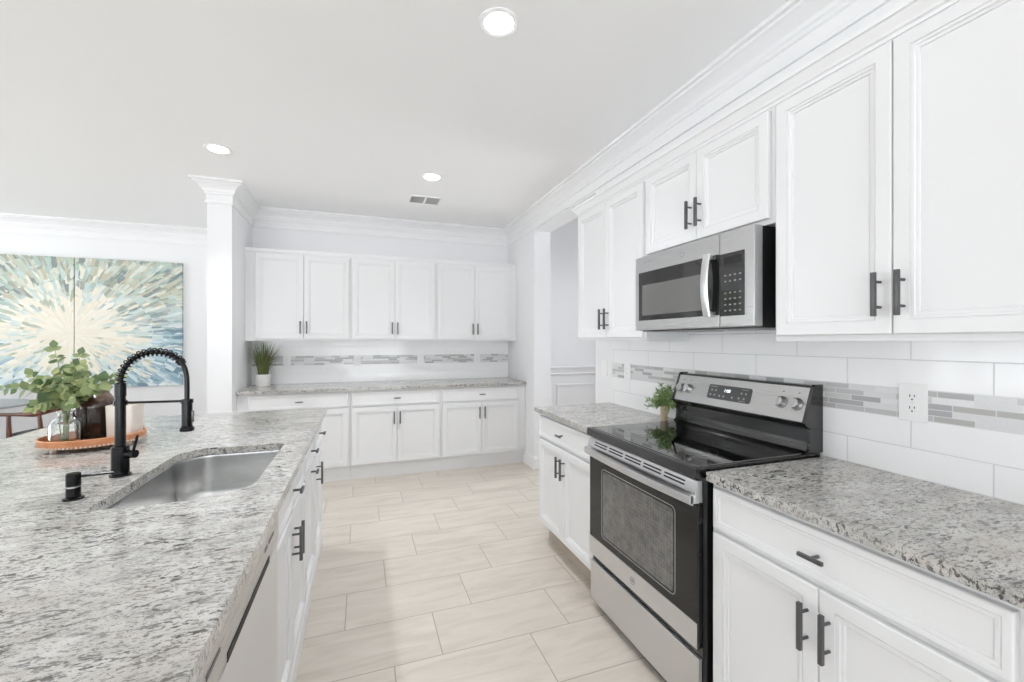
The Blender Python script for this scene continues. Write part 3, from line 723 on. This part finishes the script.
# glass bottle with eucalyptus
VX, VY = -1.160, 2.296
t = thing('glass_vase', 'square clear glass bottle vase at the left of the wooden tray', 'vase', (VX, VY, TZ), math.radians(20))
def sq(hw, r, z): return rrect(-hw, hw, -hw, hw, r, z, 5)
def ci(r, z): return [(r * math.cos(a), r * math.sin(a), z) for a in [PI + PI / 4 * 0 + (2 * PI) * k / 24 for k in range(24)]]
outer = [(0.044, .010, 0.0), (0.047, .012, 0.004), (0.048, .012, 0.085), (0.044, .016, 0.098), (0.036, .030, 0.110), (0.026, .0255, 0.116), (0.025, .0245, 0.132), (0.029, .0285, 0.136), (0.029, .0285, 0.140)]
inner = [(0.0225, .022, 0.140), (0.0215, .021, 0.118), (0.032, .027, 0.106), (0.040, .014, 0.095), (0.043, .010, 0.084), (0.043, .010, 0.010), (0.040, .009, 0.007)]
b = B(); b.loops([sq(*q) for q in outer + inner])
b.build('bottle', M['glass'], t)
EX, EY, EZ = VX, VY, TZ
random.seed(11)
t = thing('eucalyptus_bouquet', 'leafy green eucalyptus stems standing in the glass bottle', 'plant', (EX, EY, EZ + 0.01))
RV = Vector((0.9426, -0.3338, 0)); FV = Vector((0.3338, 0.9426, 0))
def pix(u, v, dep=0.0): return RV * ((u - 66.5) * 0.0042) + Vector((0, 0, (432 - v) * 0.0042 )) + FV * dep
stems = [((60, 338), -0.02, 9, .5), ((76, 345), 0.02, 8, .5), ((12, 378), -0.03, 6, .42), ((27, 372), 0.03, 7, .45), ((112, 369), 0.03, 7, .42), ((100, 372), -0.03, 7, .45),
         ((88, 355), -0.05, 9, .55), ((48, 364), -0.06, 9, .55), ((70, 357), 0.05, 9, .55), ((88, 392), -0.07, 8, .6), ((52, 395), -0.07, 7, .6), ((42, 380), 0.05, 7, .5), ((80, 372), -0.08, 9, .6), ((62, 372), -0.07, 9, .6), ((94, 380), 0.02, 8, .6), ((84, 362), 0.0, 9, .5)]
sb = B(); lf = B()
for (uv, dep, nl, sc) in stems:
    end = pix(uv[0], uv[1], dep); base = Vector((random.uniform(-.012, .012), random.uniform(-.012, .012), 0.0)); mouth = Vector((random.uniform(-.012, .012), random.uniform(-.012, .012), 0.125))
    mid = mouth.lerp(end, 0.5) + Vector((0, 0, 0.035 if uv[1] > 365 else 0.0)) 
    pts = [Vector(q) for q in spline([tuple(base), tuple(mouth), tuple(mid), tuple(end)], 8)]
    sb.tube(pts, [0.0022 - 0.0012 * i / len(pts) for i in range(len(pts))], 6)
    for k in range(nl):
        f = 0.46 + 0.54 * (k + 0.5) / nl; i = min(len(pts) - 2, int(f * (len(pts) - 1)))
        p = pts[i]; tg = (pts[i + 1] - pts[i]).normalized()
        for sd in (-1, 1):
            side = tg.cross(Vector((random.uniform(-.4, .4), -1, random.uniform(-.3, .5)))).normalized() * sd
            dr = side + tg * 0.45 + Vector((0, 0, random.uniform(-.35, .25)))
            nrm = Vector((random.uniform(-.5, .5), -0.75 + random.uniform(-.5, .5), 0.65))
            s_ = random.uniform(0.030, 0.046) * (0.75 if k >= nl - 2 else 1.05) 
            lf.leaf(p, dr, nrm, s_, s_ * random.uniform(0.74, 0.95), 0.12, 8, 0.8)
    lf.leaf(pts[-1], pts[-1] - pts[-3], (0.1, -0.8, 0.5), 0.032, 0.027, 0.1, 8, 0.8)
sb.build('stem', M['stem'], t); lf.build('foliage', M['euca'], t)
# brown jug
t = tag(B().lathe([(0.058, 0), (0.062, 0.004), (0.066, 0.03), (0.070, 0.09), (0.0735, 0.135), (0.0725, 0.152), (0.066, 0.172), (0.055, 0.186), (0.047, 0.196), (0.047, 0.203), (0.052, 0.212), (0.058, 0.220), (0.058, 0.226),
                   (0.050, 0.226), (0.043, 0.205), (0.043, 0.195), (0.060, 0.170), (0.066, 0.14), (0.060, 0.03), (0.03, 0.02)], n=40).build('ceramic_jug', M['jug'], loc=(-1.128, 2.436, TZ)), 'dark brown glazed ceramic jug on the tray behind the glass vase', 'jug')
# cream square pot
b = B(); b.loops([rrect(-h_, h_, -h_, h_, r_, z_, 5) for h_, r_, z_ in ((0.046, 0.008, 0), (0.048, 0.010, 0.004), (0.051, 0.010, 0.144), (0.050, 0.010, 0.147), (0.045, 0.009, 0.147), (0.043, 0.008, 0.03))])
tag(b.build('square_pot', M['cream'], loc=(-1.002, 2.392, TZ), rot=(0, 0, math.radians(-4))), 'cream square ceramic pot at the right end of the tray', 'pot')

# ------------------------------------------------------------------ dishwasher
t = thing('dishwasher', 'stainless steel dishwasher built into the near end of the island', 'dishwasher', (XI, 0.777, 0), PI / 2)
W = 0.660
B().box(0.002, W, 0.0, 0.60, 0.09, 0.878).box(0.01, W - 0.008, 0.05, 0.55, 0, 0.09).build('body', M['darkslot'], t, smooth=False)
d = B().box(0.003, W - 0.002, -0.031, -0.0005, 0.095, 0.770, 0.003).build('door', M['steelz'], t)
B().prism([(-0.0005, 0.776), (-0.028, 0.776), (-0.034, 0.782), (-0.032, 0.870), (-0.028, 0.876), (-0.0005, 0.876)], 0, 0.003, W - 0.002).build('control_strip', M['steelmw'], t, angle=0.4)
B().box(0.14, W - 0.14, -0.0352, -0.0325, 0.778, 0.796, 0.0005).build('handle_recess', M['darkslot'], t)
for (a, c) in ((0.03, 0.10), (0.47, 0.50), (0.52, 0.585)):
    B().box(a, c, -0.0342, -0.0318, 0.826, 0.834).build('badge', M['pull'], t, smooth=False)

# ------------------------------------------------------------------ range
def emblem(parent, x, y, z, r):
    d = B()
    d.loops([[(x + q * math.cos(2 * PI * k / 28), yy, z + q * math.sin(2 * PI * k / 28)) for k in range(28)] for q, yy in ((r, y), (r, y - 0.0016), (r * 0.86, y - 0.0022))])
    o = d.build('emblem', M['steel'], parent, angle=0.4)
    rg = B(); rg.tube([(x + r * 0.93 * math.cos(2 * PI * k / 28), y - 0.002, z + r * 0.93 * math.sin(2 * PI * k / 28)) for k in range(29)], r * 0.06, 6)
    rg.build('emblem_ring', M['pull'], o)
    text_mesh('GE', r * 0.95, M['pull'], 'emblem_letters', o, (x, y - 0.0023, z), (PI / 2, 0, 0))
    return o
def logo_ok(): pass

W = 0.757
t = thing('kitchen_range', 'stainless and black electric range with a glass cooktop, between the two right worktops', 'range', (1.135, 1.9475, 0), RR)
b = B().box(0.0015, W - 0.0015, 0.002, 0.590, 0.03, 0.904)
for x in (0.05, W - 0.05):
    for y in (0.06, 0.54): b.lathe([(0.018, 0), (0.018, 0.03)], (x, y, 0), 12)
b.build('body', M['blackgloss'], t, smooth=False)
# cooktop: black frame, glass, burner rings
c = B(); c.prism([(-0.034, 0.892), (-0.030, 0.886), (0.0, 0.884), (0.0, 0.905), (0.59, 0.905), (0.59, 0.926), (-0.026, 0.926), (-0.032, 0.922)], 0, 0, W)
c = c.build('cooktop', M['blackgloss'], t, angle=0.5)
B().box(0.012, W - 0.012, -0.012, 0.505, 0.9255, 0.9285, 0.001).build('glass_top', M['blackglass'], c)
for (bx, by, br) in ((0.20, 0.14, 0.115), (0.57, 0.14, 0.085), (0.20, 0.38, 0.080), (0.57, 0.38, 0.110)):
    q = B()
    for r0 in (br, br * 0.62):
        n = 56
        q.loops([[((r0 - w) * math.cos(2 * PI * k / n) + bx, (r0 - w) * math.sin(2 * PI * k / n) + by, 0.92875) for k in range(n)] for w in (0.0, 0.0028)], False, False)
    q.build('burner_ring', M['ring'], c, smooth=False)
# rear guard: black riser with a rolled foot, steel control panel, black end caps
prof = [(0.512, 0.9262), (0.530, 0.934), (0.541, 0.950), (0.545, 0.975), (0.545, 1.020), (0.536, 1.034), (0.513, 1.040), (0.509, 1.046), (0.556, 1.186), (0.566, 1.193), (0.592, 1.194), (0.602, 1.19), (0.602, 0.9262)]
g_ = B().prism(prof, 0, 0.002, W - 0.002).build('rear_guard', M['blackgloss'], t, angle=0.5)
for x0, x1 in ((-0.001, 0.012), (W - 0.012, W + 0.001)):
    B().prism([(0.515, 0.928), (0.530, 0.945), (0.536, 1.02), (0.505, 1.042), (0.503, 1.048), (0.553, 1.190), (0.562, 1.198), (0.604, 1.198), (0.604, 0.928)], 0, x0, x1).build('end_cap', M['blackgloss'], g_, angle=0.4)
PA = math.atan2(1.184 - 1.050, 0.5555 - 0.5105)     # slope of the panel face
pl = Vector((0, math.cos(PA), math.sin(PA))); pn = Vector((0, -math.sin(PA), math.cos(PA)))
P0 = Vector((0, 0.5105, 1.050))
PR = Euler((PA, 0, 0))
def on_panel(x, s_, o=0.0): return Vector((x, 0, 0)) + P0 + pl * s_ + pn * o
PH = math.hypot(1.184 - 1.050, 0.045)
ctrl_p = B().box(0.013, W - 0.013, 0.0, PH, -0.001, 0.0035, 0.0012).build('control_panel', M['steelmw'], t, loc=on_panel(0, 0), rot=PR)
def pp(o): o.rotation_euler = (0, 0, 0); return o
dsp = B(); dsp.loops([rrect(0.238, 0.492, 0.036, 0.108, 0.012, z, 6) for z in (0.003, 0.0050)]); dsp = dsp.build('display', M['pull'], t, angle=0.4, loc=on_panel(0, 0), rot=PR)
text_mesh('1:08', 0.022, M['digits'], 'clock_digits', dsp, (0.355, 0.082, 0.0052), (0, 0, 0), 0.0003)
for (x, s_) in ((0.262, 0.080), (0.286, 0.080), (0.258, 0.056), (0.284, 0.056), (0.314, 0.054), (0.340, 0.054), (0.390, 0.054), (0.428, 0.056), (0.456, 0.056), (0.438, 0.080), (0.462, 0.080)):
    B().box(x - 0.005, x + 0.005, s_ - 0.0045, s_ + 0.0045, 0.0050, 0.0054).build('key', M['greyprint'], dsp, smooth=False)
for (x, s_, w) in ((0.270, 0.098, 0.022), (0.455, 0.098, 0.020), (0.448, 0.043, 0.018)):
    B().box(x - w, x + w, s_ - 0.0014, s_ + 0.0014, 0.0050, 0.0054).build('caption_line', M['greyprint'], dsp, smooth=False)
for kx in (0.052, 0.106, 0.638, 0.706):
    k_ = B().lathe([(0.025, 0.003), (0.025, 0.006), (0.0225, 0.007), (0.021, 0.026), (0.019, 0.029), (0.0005, 0.0295)], (kx, 0.068, 0), 32).build('knob', M['steelmw'], t, loc=on_panel(0, 0), rot=PR)
    B().box(kx - 0.0045, kx + 0.0045, 0.068 - 0.020, 0.068 + 0.020, 0.029, 0.034, 0.0015).build('grip', M['steelmw'], k_)
    B().lathe([(0.0262, 0.0034), (0.0262, 0.0042)], (kx, 0.068, 0), 32).build('bezel', M['darkslot'], k_)
for kx in (0.052, 0.106, 0.638, 0.706):
    B().box(kx - 0.004, kx + 0.004, 0.113, 0.117, 0.0034, 0.0037).build('dial_mark', M['pull'], ctrl_p, smooth=False)
# oven door
dr = B().box(0.004, W - 0.004, -0.020, 0.001, 0.285, 0.800, 0.003).build('oven_door', M['blackpane'], t)
dt = B().prism([(0.001, 0.800), (-0.022, 0.800), (-0.030, 0.806), (-0.030, 0.838), (-0.020, 0.878), (0.001, 0.878)], 0, 0.004, W - 0.004).build('door_top_rail', M['steel'], dr, angle=0.4)
sl = B()
sa = math.atan2(0.878 - 0.838, 0.010); sd_ = Vector((0, math.cos(sa), math.sin(sa))); sn_ = Vector((0, -math.sin(sa), math.cos(sa)))
for i in range(5):
    x0 = 0.065 + i * 0.130
    for s0 in (0.010, 0.023):
        q = [Vector((x, -0.030, 0.838)) + sd_ * s_ + sn_ * o for o in (-0.001, 0.0006) for x, s_ in ((x0, s0), (x0 + 0.112, s0), (x0 + 0.112, s0 + 0.006), (x0, s0 + 0.006))]
        sl.loops([q[:4], q[4:]])
sl.build('vent_slot', M['darkslot'], dr, smooth=False)
# bowed bar handle
hb = B(); lps = []
for k in range(25):
    x = 0.006 + (W - 0.012) * k / 24; u_ = (k / 24 - 0.5) * 2; bow = 0.014 * (1 - u_ * u_)
    y0 = -0.052 - bow
    lps.append([(x, y0 + 0.014, 0.794), (x, y0, 0.799), (x, y0 - 0.002, 0.814), (x, y0, 0.829), (x, y0 + 0.014, 0.833)])
hb.loops(lps); hb.box(0.006, 0.034, -0.050, -0.020, 0.798, 0.830, 0.003); hb.box(W - 0.034, W - 0.006, -0.050, -0.020, 0.798, 0.830, 0.003)
hb.build('door_handle', M['steel'], dr, angle=0.5)
B().box(0.005, W - 0.005, -0.0235, -0.0195, 0.286, 0.376, 0.0015).build('bottom_trim', M['steel'], dr)
wn = B(); wn.loops([[(x, y, z) for x, z, y in [(p[0], p[1], yy) for p in rrect(0.130, 0.630, 0.420, 0.735, 0.016, 0, 6)]] for yy in (-0.0200, -0.0206)])
wn = wn.build('oven_window', M['ovenwin'], dr, angle=0.4)
fr = B(); lo = rrect(0.120, 0.640, 0.410, 0.745, 0.022, 0, 6); fr.tube([(p[0], -0.0203, p[1]) for p in lo + lo[:1]], 0.0016, 6); fr.build('window_border', M['greyprint'], dr)
emblem(t, W / 2, -0.0234, 0.331, 0.0165)
dw = B(); dw.prism([(0.0, 0.045), (-0.012, 0.045), (-0.014, 0.05), (-0.014, 0.246), (-0.012, 0.249), (0.0, 0.249)], 0, 0.004, W - 0.004).build('storage_drawer', M['steel'], t, angle=0.4)
for z in (0.31, 0.33, 0.40, 0.62, 0.80):
    B().cyl((W - 0.0045, -0.010, z), (W - 0.0030, -0.010, z), 0.003, 10).build('door_screw', M['darkslot'], dr)

# ------------------------------------------------------------------ microwave
W = 0.732; Z0 = 1.428; Hm = 0.384
t = thing('microwave_oven', 'stainless over-the-range microwave hung beneath the short wall cabinet', 'microwave', (1.385, 1.9305, Z0), RR)
B().box(0.004, W - 0.004, 0.045, XR - 0.013 - 1.385, -0.006, Hm - 0.002, 0.002).build('body', M['blackgloss'], t)
b = B()
for i in range(9): b.box(0.06 + i * 0.072, 0.115 + i * 0.072, 0.06, 0.12, -0.0085, -0.006)
b.box(0.12, 0.30, 0.16, 0.30, -0.0085, -0.006).box(0.45, 0.63, 0.16, 0.30, -0.0085, -0.006)
b.build('underside_grille', M['greyprint'], t, smooth=False)
SE = 0.568
d = B().box(0, SE - 0.0012, 0.0, 0.044, 0.0, Hm, 0.004).build('door', M['steelmw'], t)
pc = B().box(SE + 0.0012, W, 0.0, 0.044, 0.0, Hm, 0.004).build('control_side', M['steelmw'], t)
gl = B().box(0.032, SE - 0.0014, -0.0022, 0.001, 0.050, 0.300, 0.0008).build('door_glass', M['ovendark'], t)
B().box(0.062, 0.478, -0.0030, -0.0020, 0.076, 0.232, 0.0004).build('window', M['window'], gl)
lps = []
for k in range(21):
    z = 0.045 + 0.262 * k / 20; u_ = (k / 20 - 0.5) * 2; y0 = -0.026 - 0.016 * (1 - u_ * u_)
    lps.append([(0.502, y0 + 0.006, z), (0.506, y0 + 0.001, z), (0.521, y0 - 0.002, z), (0.536, y0 + 0.001, z), (0.541, y0 + 0.006, z), (0.537, y0 + 0.010, z), (0.506, y0 + 0.010, z)])
hb = B(); hb.loops(lps); hb.box(0.507, 0.535, -0.024, -0.001, 0.047, 0.068, 0.003); hb.box(0.507, 0.535, -0.024, -0.001, 0.284, 0.305, 0.003)
hb.build('handle', M['steel'], d, angle=0.5)
emblem(t, 0.356, -0.0002, 0.345, 0.0155)
cp = B().box(SE + 0.0016, 0.690, -0.0022, 0.001, 0.044, 0.296, 0.0008).build('keypad', M['ovendark'], t)
B().box(0.594, 0.676, -0.0028, -0.002, 0.252, 0.280).build('display', M['darkslot'], cp, smooth=False)
for r_ in range(7):
    if r_ == 4: continue
    for c_ in range(4):
        x = 0.600 + c_ * 0.0235; z = 0.066 + r_ * 0.0235
        B().box(x - 0.005, x + 0.005, -0.0027, -0.0021, z - 0.003, z + 0.003).build('key', M['keygrey'], cp, smooth=False)

# ------------------------------------------------------------------ outlets and switches
def outlet(label, x, y, z, rz, kind, w=0.074, h=0.118, group='white electrical plates'):
    """face towards local -y"""
    t = thing('wall_outlet' if kind != 'switch' else 'light_switch', label, 'outlet' if kind != 'switch' else 'light switch', (x, y, z), rz, group)
    B().box(-w / 2, w / 2, -0.006, 0, -h / 2, h / 2, 0.003).build('plate', M['plate'], t)
    if kind == 'duplex':
        for zz_ in (-0.0195, 0.0195):
            f = B(); f.loops([[(max(-0.0145, min(0.0145, 0.0175 * math.cos(2 * PI * k / 32))), yy, zz_ + 0.0165 * math.sin(2 * PI * k / 32)) for k in range(32)] for yy in (-0.0055, -0.0085)])
            f = f.build('socket', M['plate'], t, angle=0.4)
            sl = B().box(-0.0075, -0.0052, -0.0090, -0.0084, zz_ - 0.001, zz_ + 0.0075).box(0.0052, 0.0075, -0.0090, -0.0084, zz_ + 0.0005, zz_ + 0.0075).cyl((0, -0.0090, zz_ - 0.0085), (0, -0.0084, zz_ - 0.0085), 0.0026, 10)
            sl.build('slot', M['darkslot'], f, smooth=False)
        B().cyl((0, -0.0072, 0), (0, -0.0058, 0), 0.003, 12).build('screw', M['print'], t)
    elif kind == 'decora':
        f = B().box(-0.0165, 0.0165, -0.0085, -0.0055, -0.033, 0.033, 0.0015).build('socket', M['plate'], t)
        sl = B()
        for zz_ in (-0.018, 0.018): sl.box(-0.0075, -0.0055, -0.0089, -0.0084, zz_ - 0.002, zz_ + 0.006).box(0.0055, 0.0075, -0.0089, -0.0084, zz_ - 0.002, zz_ + 0.006)
        sl.build('slot', M['greyprint'], f, smooth=False)
    else:
        B().box(-0.0165, 0.0165, -0.0095, -0.0055, -0.033, 0.033, 0.0025).build('rocker', M['plate'], t)
    return t
outlet('white duplex outlet on the tiled wall right of the range', XR - 0.0095, 0.894, 1.166, RR, 'duplex', 0.080, 0.125)
outlet('white outlet in the mosaic band left of the range, above the small potted fern', XR - 0.0095, 2.514, 1.162, RR, 'decora')
outlet('white light switch on the bare strip of wall beside the hall opening', XR - 0.0005, 2.822, 1.166, RR, 'switch')
for x, lb in ((-0.746, 'white outlet in the nook mosaic band beside the grass plant'), (-0.04, 'white outlet in the nook mosaic band, second from the grass plant'),
              (0.66, 'white outlet in the nook mosaic band, third from the grass plant'), (1.345, 'white outlet in the nook mosaic band, closest to the hall corner')):
    outlet(lb, x, 5.0905, 1.158, 0, 'decora')

# ------------------------------------------------------------------ plants on the worktops
PX, PY = -0.935, 4.90
t = thing('grass_plant', 'tall grass plant in a white pot at the left end of the nook worktop', 'plant', (PX, PY, CT))
B().lathe([(0.058, 0), (0.063, 0.004), (0.072, 0.118), (0.072, 0.122), (0.066, 0.122), (0.063, 0.10), (0.03, 0.095)], n=36).build('pot', M['potwhite'], t)
B().lathe([(0.0625, 0.098), (0.03, 0.104), (0.001, 0.105)], n=20, cap0=False).build('soil', M['soil'], t)
random.seed(5)
def blades(n, spread, hmin, hmax, w):
    b = B()
    for k in range(n):
        a = random.uniform(0, 2 * PI); r0 = random.uniform(0, 0.045); lean = random.uniform(0.02, spread); hh = random.uniform(hmin, hmax)
        base = Vector((r0 * math.cos(a), r0 * math.sin(a), 0.10)); a2 = a + random.uniform(-.5, .5)
        side = Vector((-math.sin(a2 + random.uniform(-1, 1)), math.cos(a2), 0)).normalized(); rows = []
        for i in range(7):
            f = i / 6
            c = base + Vector((math.cos(a2), math.sin(a2), 0)) * lean * (f ** 1.7) + Vector((0, 0, hh * (f - 0.12 * f * f * lean / 0.15)))
            if c.y > 0.17: c.y = 0.17
            if c.x < -0.125: c.x = -0.125
            if c.z > 0.452: c.z = 0.452
            ww = w * (1 - f ** 2) + 0.0004
            rows.append([b.bm.verts.new(c - side * ww / 2), b.bm.verts.new(c + side * ww / 2)])
        for p, q in zip(rows, rows[1:]): b.bm.faces.new((p[0], p[1], q[1], q[0]))
    return b
blades(170, 0.17, 0.24, 0.40, 0.006).build('foliage', M['grass'], t)
blades(80, 0.20, 0.24, 0.34, 0.004).build('dry_blade', M['grassred'], t)

t = thing('potted_fern', 'small bright green fern in a tan pot on the worktop behind the cooktop', 'plant', (1.648, 2.025, CT))
B().lathe([(0.018, 0), (0.020, 0.003), (0.0205, 0.082), (0.0205, 0.085), (0.0185, 0.085), (0.018, 0.06)], n=24).build('pot', M['twine'], t)
random.seed(3); sb = B(); lf = B()
for k in range(46):
    a = random.uniform(0, 2 * PI); el = random.uniform(0.15, 1.45); Ls = random.uniform(0.085, 0.15)
    d = Vector((math.cos(a) * math.cos(el), math.sin(a) * math.cos(el), math.sin(el)))
    p0 = Vector((0, 0, 0.075)); pts = [p0 + d * Ls * f + Vector((0, 0, -0.030 * f * f * math.cos(el))) for f in (0, .25, .5, .75, 1)]
    for q in pts: q.x = min(q.x, 0.078); q.y = max(q.y, -0.066)
    sb.tube(pts, 0.0012, 5)
    for j in range(9):
        f = 0.25 + 0.75 * j / 8; i = min(3, int(f * 4)); p = pts[i].lerp(pts[i + 1], f * 4 - i)
        tg = (pts[i + 1] - pts[i]).normalized() if (pts[i + 1] - pts[i]).length > 1e-6 else d
        for sd in (-1, 1):
            s_ = tg.orthogonal().normalized(); s_.rotate(Matrix.Rotation(random.uniform(0, 6.28), 3, tg))
            lf.leaf(p, tg * 0.8 + s_, s_.cross(tg) + Vector((0, 0, .4)), random.uniform(0.018, 0.032), random.uniform(0.005, 0.008), 0.1, 3)
for v in lf.bm.verts: v.co.x = min(v.co.x, 0.086); v.co.y = max(v.co.y, -0.078)
sb.build('stem', M['fern'], t); lf.build('foliage', M['fern'], t)

# ------------------------------------------------------------------ dining side
for (x0, x1, lb) in ((-3.086, -2.065, 'right canvas of the pastel sunburst painting pair on the dining wall'), (-4.115, -3.094, 'left canvas of the pastel sunburst painting pair, with the chair below it')):
    c = B().box(x0, x1, 6.255, 6.297, 0.832, 2.325, 0.003).build('canvas_painting', M['painting'], smooth=False)
    tag(c, lb, 'painting', 'two canvas sunburst painting')
t = thing('dining_table', 'grey-topped dining table at the left edge behind the chair', 'table', (-3.72, 5.66, 0))
B().lathe([(0.001, 0.715), (0.50, 0.715), (0.55, 0.725), (0.555, 0.735), (0.55, 0.743), (0.001, 0.745)], n=56).build('tabletop', M['tablegrey'], t)
B().lathe([(0.30, 0), (0.30, 0.02), (0.08, 0.06), (0.055, 0.2), (0.055, 0.62), (0.12, 0.70), (0.2, 0.716)], n=36).build('pedestal', M['darkwood'], t)
t = thing('dining_chair', 'dark walnut armchair with a curved rail and charcoal seat beyond the island', 'chair', (-2.932, 5.566, 0), math.radians(-19.5))
# faces -x: rail wraps the +x side
B().loops([[(0.02 + q * 0.25 * math.copysign(abs(math.cos(2 * PI * k / 40)) ** 0.7, math.cos(2 * PI * k / 40)), q * 0.26 * math.copysign(abs(math.sin(2 * PI * k / 40)) ** 0.7, math.sin(2 * PI * k / 40)), z) for k in range(40)]
           for q, z in ((0.9, 0.425), (1.0, 0.435), (1.02, 0.46), (0.98, 0.48), (0.85, 0.488))]).build('seat', M['seat'], t)
B().box(-0.14, 0.23, -0.235, 0.235, 0.385, 0.424, 0.006).build('seat_frame', M['darkwood'], t)
for sx, sy in ((-1, -1), (-1, 1), (1, -1), (1, 1)):
    x = -0.10 if sx < 0 else 0.21
    B().tube([(x * 1.12, sy * 0.262, 0.0), (x, sy * 0.268, 0.42), (x * (1.0 if sx < 0 else 0.90), sy * 0.272, 0.678)], [0.012, 0.021, 0.014], 12).build('leg', M['darkwood'], t)
rail = []; rw = []
for k in range(29):
    u_ = k / 28 * 2 - 1
    if abs(u_) > 0.55:
        e = (abs(u_) - 0.55) / 0.45; p = (0.16 - 0.36 * e, math.copysign(0.285 - 0.01 * e, u_), 0.690 - 0.012 * e)
    else:
        a = u_ / 0.55 * PI / 2; p = (0.16 + 0.11 * math.cos(a), 0.285 * math.sin(a), 0.690 + 0.065 * math.cos(a) ** 1.3)
    rail.append(Vector(p)); rw.append(abs(u_))
rb = B(); lps = []
for i, p in enumerate(rail):
    tg = (rail[min(i + 1, 28)] - rail[max(i - 1, 0)]).normalized(); sd = tg.cross(Vector((0, 0, 1))).normalized()
    mid_ = max(0, 1 - rw[i] / 0.75); hh = 0.016 + 0.036 * mid_ ** 0.8; ww = 0.030 - 0.014 * mid_
    lps.append([p + sd * ww * math.cos(2 * PI * k / 14) + Vector((0, 0, 1)) * hh * math.sin(2 * PI * k / 14) for k in range(14)])
rb.loops(lps); rb.build('arm_rail', M['darkwood'], t)

# ------------------------------------------------------------------ ceiling fittings
lm = None
for (x, y, lb) in ((0.567, 1.771, 'recessed ceiling light at the top of the photo, nearest the range'), (-0.975, 3.612, 'recessed ceiling light above the island tray, beside the column'),
                   (0.565, 3.625, 'recessed ceiling light beside the air vent'), (-0.975, 1.771, 'recessed ceiling light outside the frame above the sink'), (3.0, 4.6, 'unseen fill light added in the hall behind the kitchen wall')):  # the hall one is an unseen fill, added to brighten the hall
    t = thing('recessed_light', lb, 'ceiling light', (x, y, H_CEIL if x < XR else 4.0), 0, 'recessed ceiling lights')
    if lm is None:
        a = B().lathe([(0.088, 0.0), (0.088, -0.004), (0.080, -0.007), (0.064, -0.003), (0.064, 0.0)], n=40, cap0=False, cap1=False).build('trim_ring', M['plate'], t)
        c = B().lathe([(0.0635, -0.0008), (0.0635, -0.0022), (0.0005, -0.0026)], n=36, cap1=False).build('lens', M['lamp'], t)
        lm = (a.data, c.data)
    else:
        share('trim_ring', lm[0], t, (0, 0, 0)); share('lens', lm[1], t, (0, 0, 0))
    sp_ = bpy.data.lights.new('bulb', 'SPOT'); sp_.energy = BULB if x < XR else BULB * 2.3; sp_.spot_size = math.radians(112); sp_.spot_blend = 0.9; sp_.shadow_soft_size = 0.06; sp_.color = (0.915, 0.96, 1.0)
    ob_ = bpy.data.objects.new('bulb', sp_); COL.objects.link(ob_); ob_.parent = t; ob_.location = (0, 0, -0.012)
t = thing('air_vent', 'white slatted air vent in the ceiling near the back nook', 'air vent', (0.59, 4.235, H_CEIL))
b = B()
for q in ((-0.155, 0.155, -0.115, -0.095), (-0.155, 0.155, 0.095, 0.115), (-0.155, -0.135, -0.095, 0.095), (0.135, 0.155, -0.095, 0.095), (-0.010, 0.010, -0.095, 0.095)): b.box(q[0], q[1], q[2], q[3], -0.008, 0)
b.build('frame', M['plate'], t, smooth=False)
B().box(-0.135, 0.135, -0.095, 0.095, -0.0015, 0).build('duct_opening', M['greyprint'], t, smooth=False)
for sx in (-0.1225, -0.0) :
    for k in range(8):
        y = -0.082 + k * 0.0235; x0, x1 = (-0.134, -0.011) if sx < -0.1 else (0.011, 0.134)
        B().loops([[(x0, y, -0.0085), (x1, y, -0.0085), (x1, y + 0.009, -0.002), (x0, y + 0.009, -0.002)], [(x0, y + 0.0012, -0.0095), (x1, y + 0.0012, -0.0095), (x1, y + 0.0102, -0.003), (x0, y + 0.0102, -0.003)]]).build('slat', M['plate'], t, smooth=False)
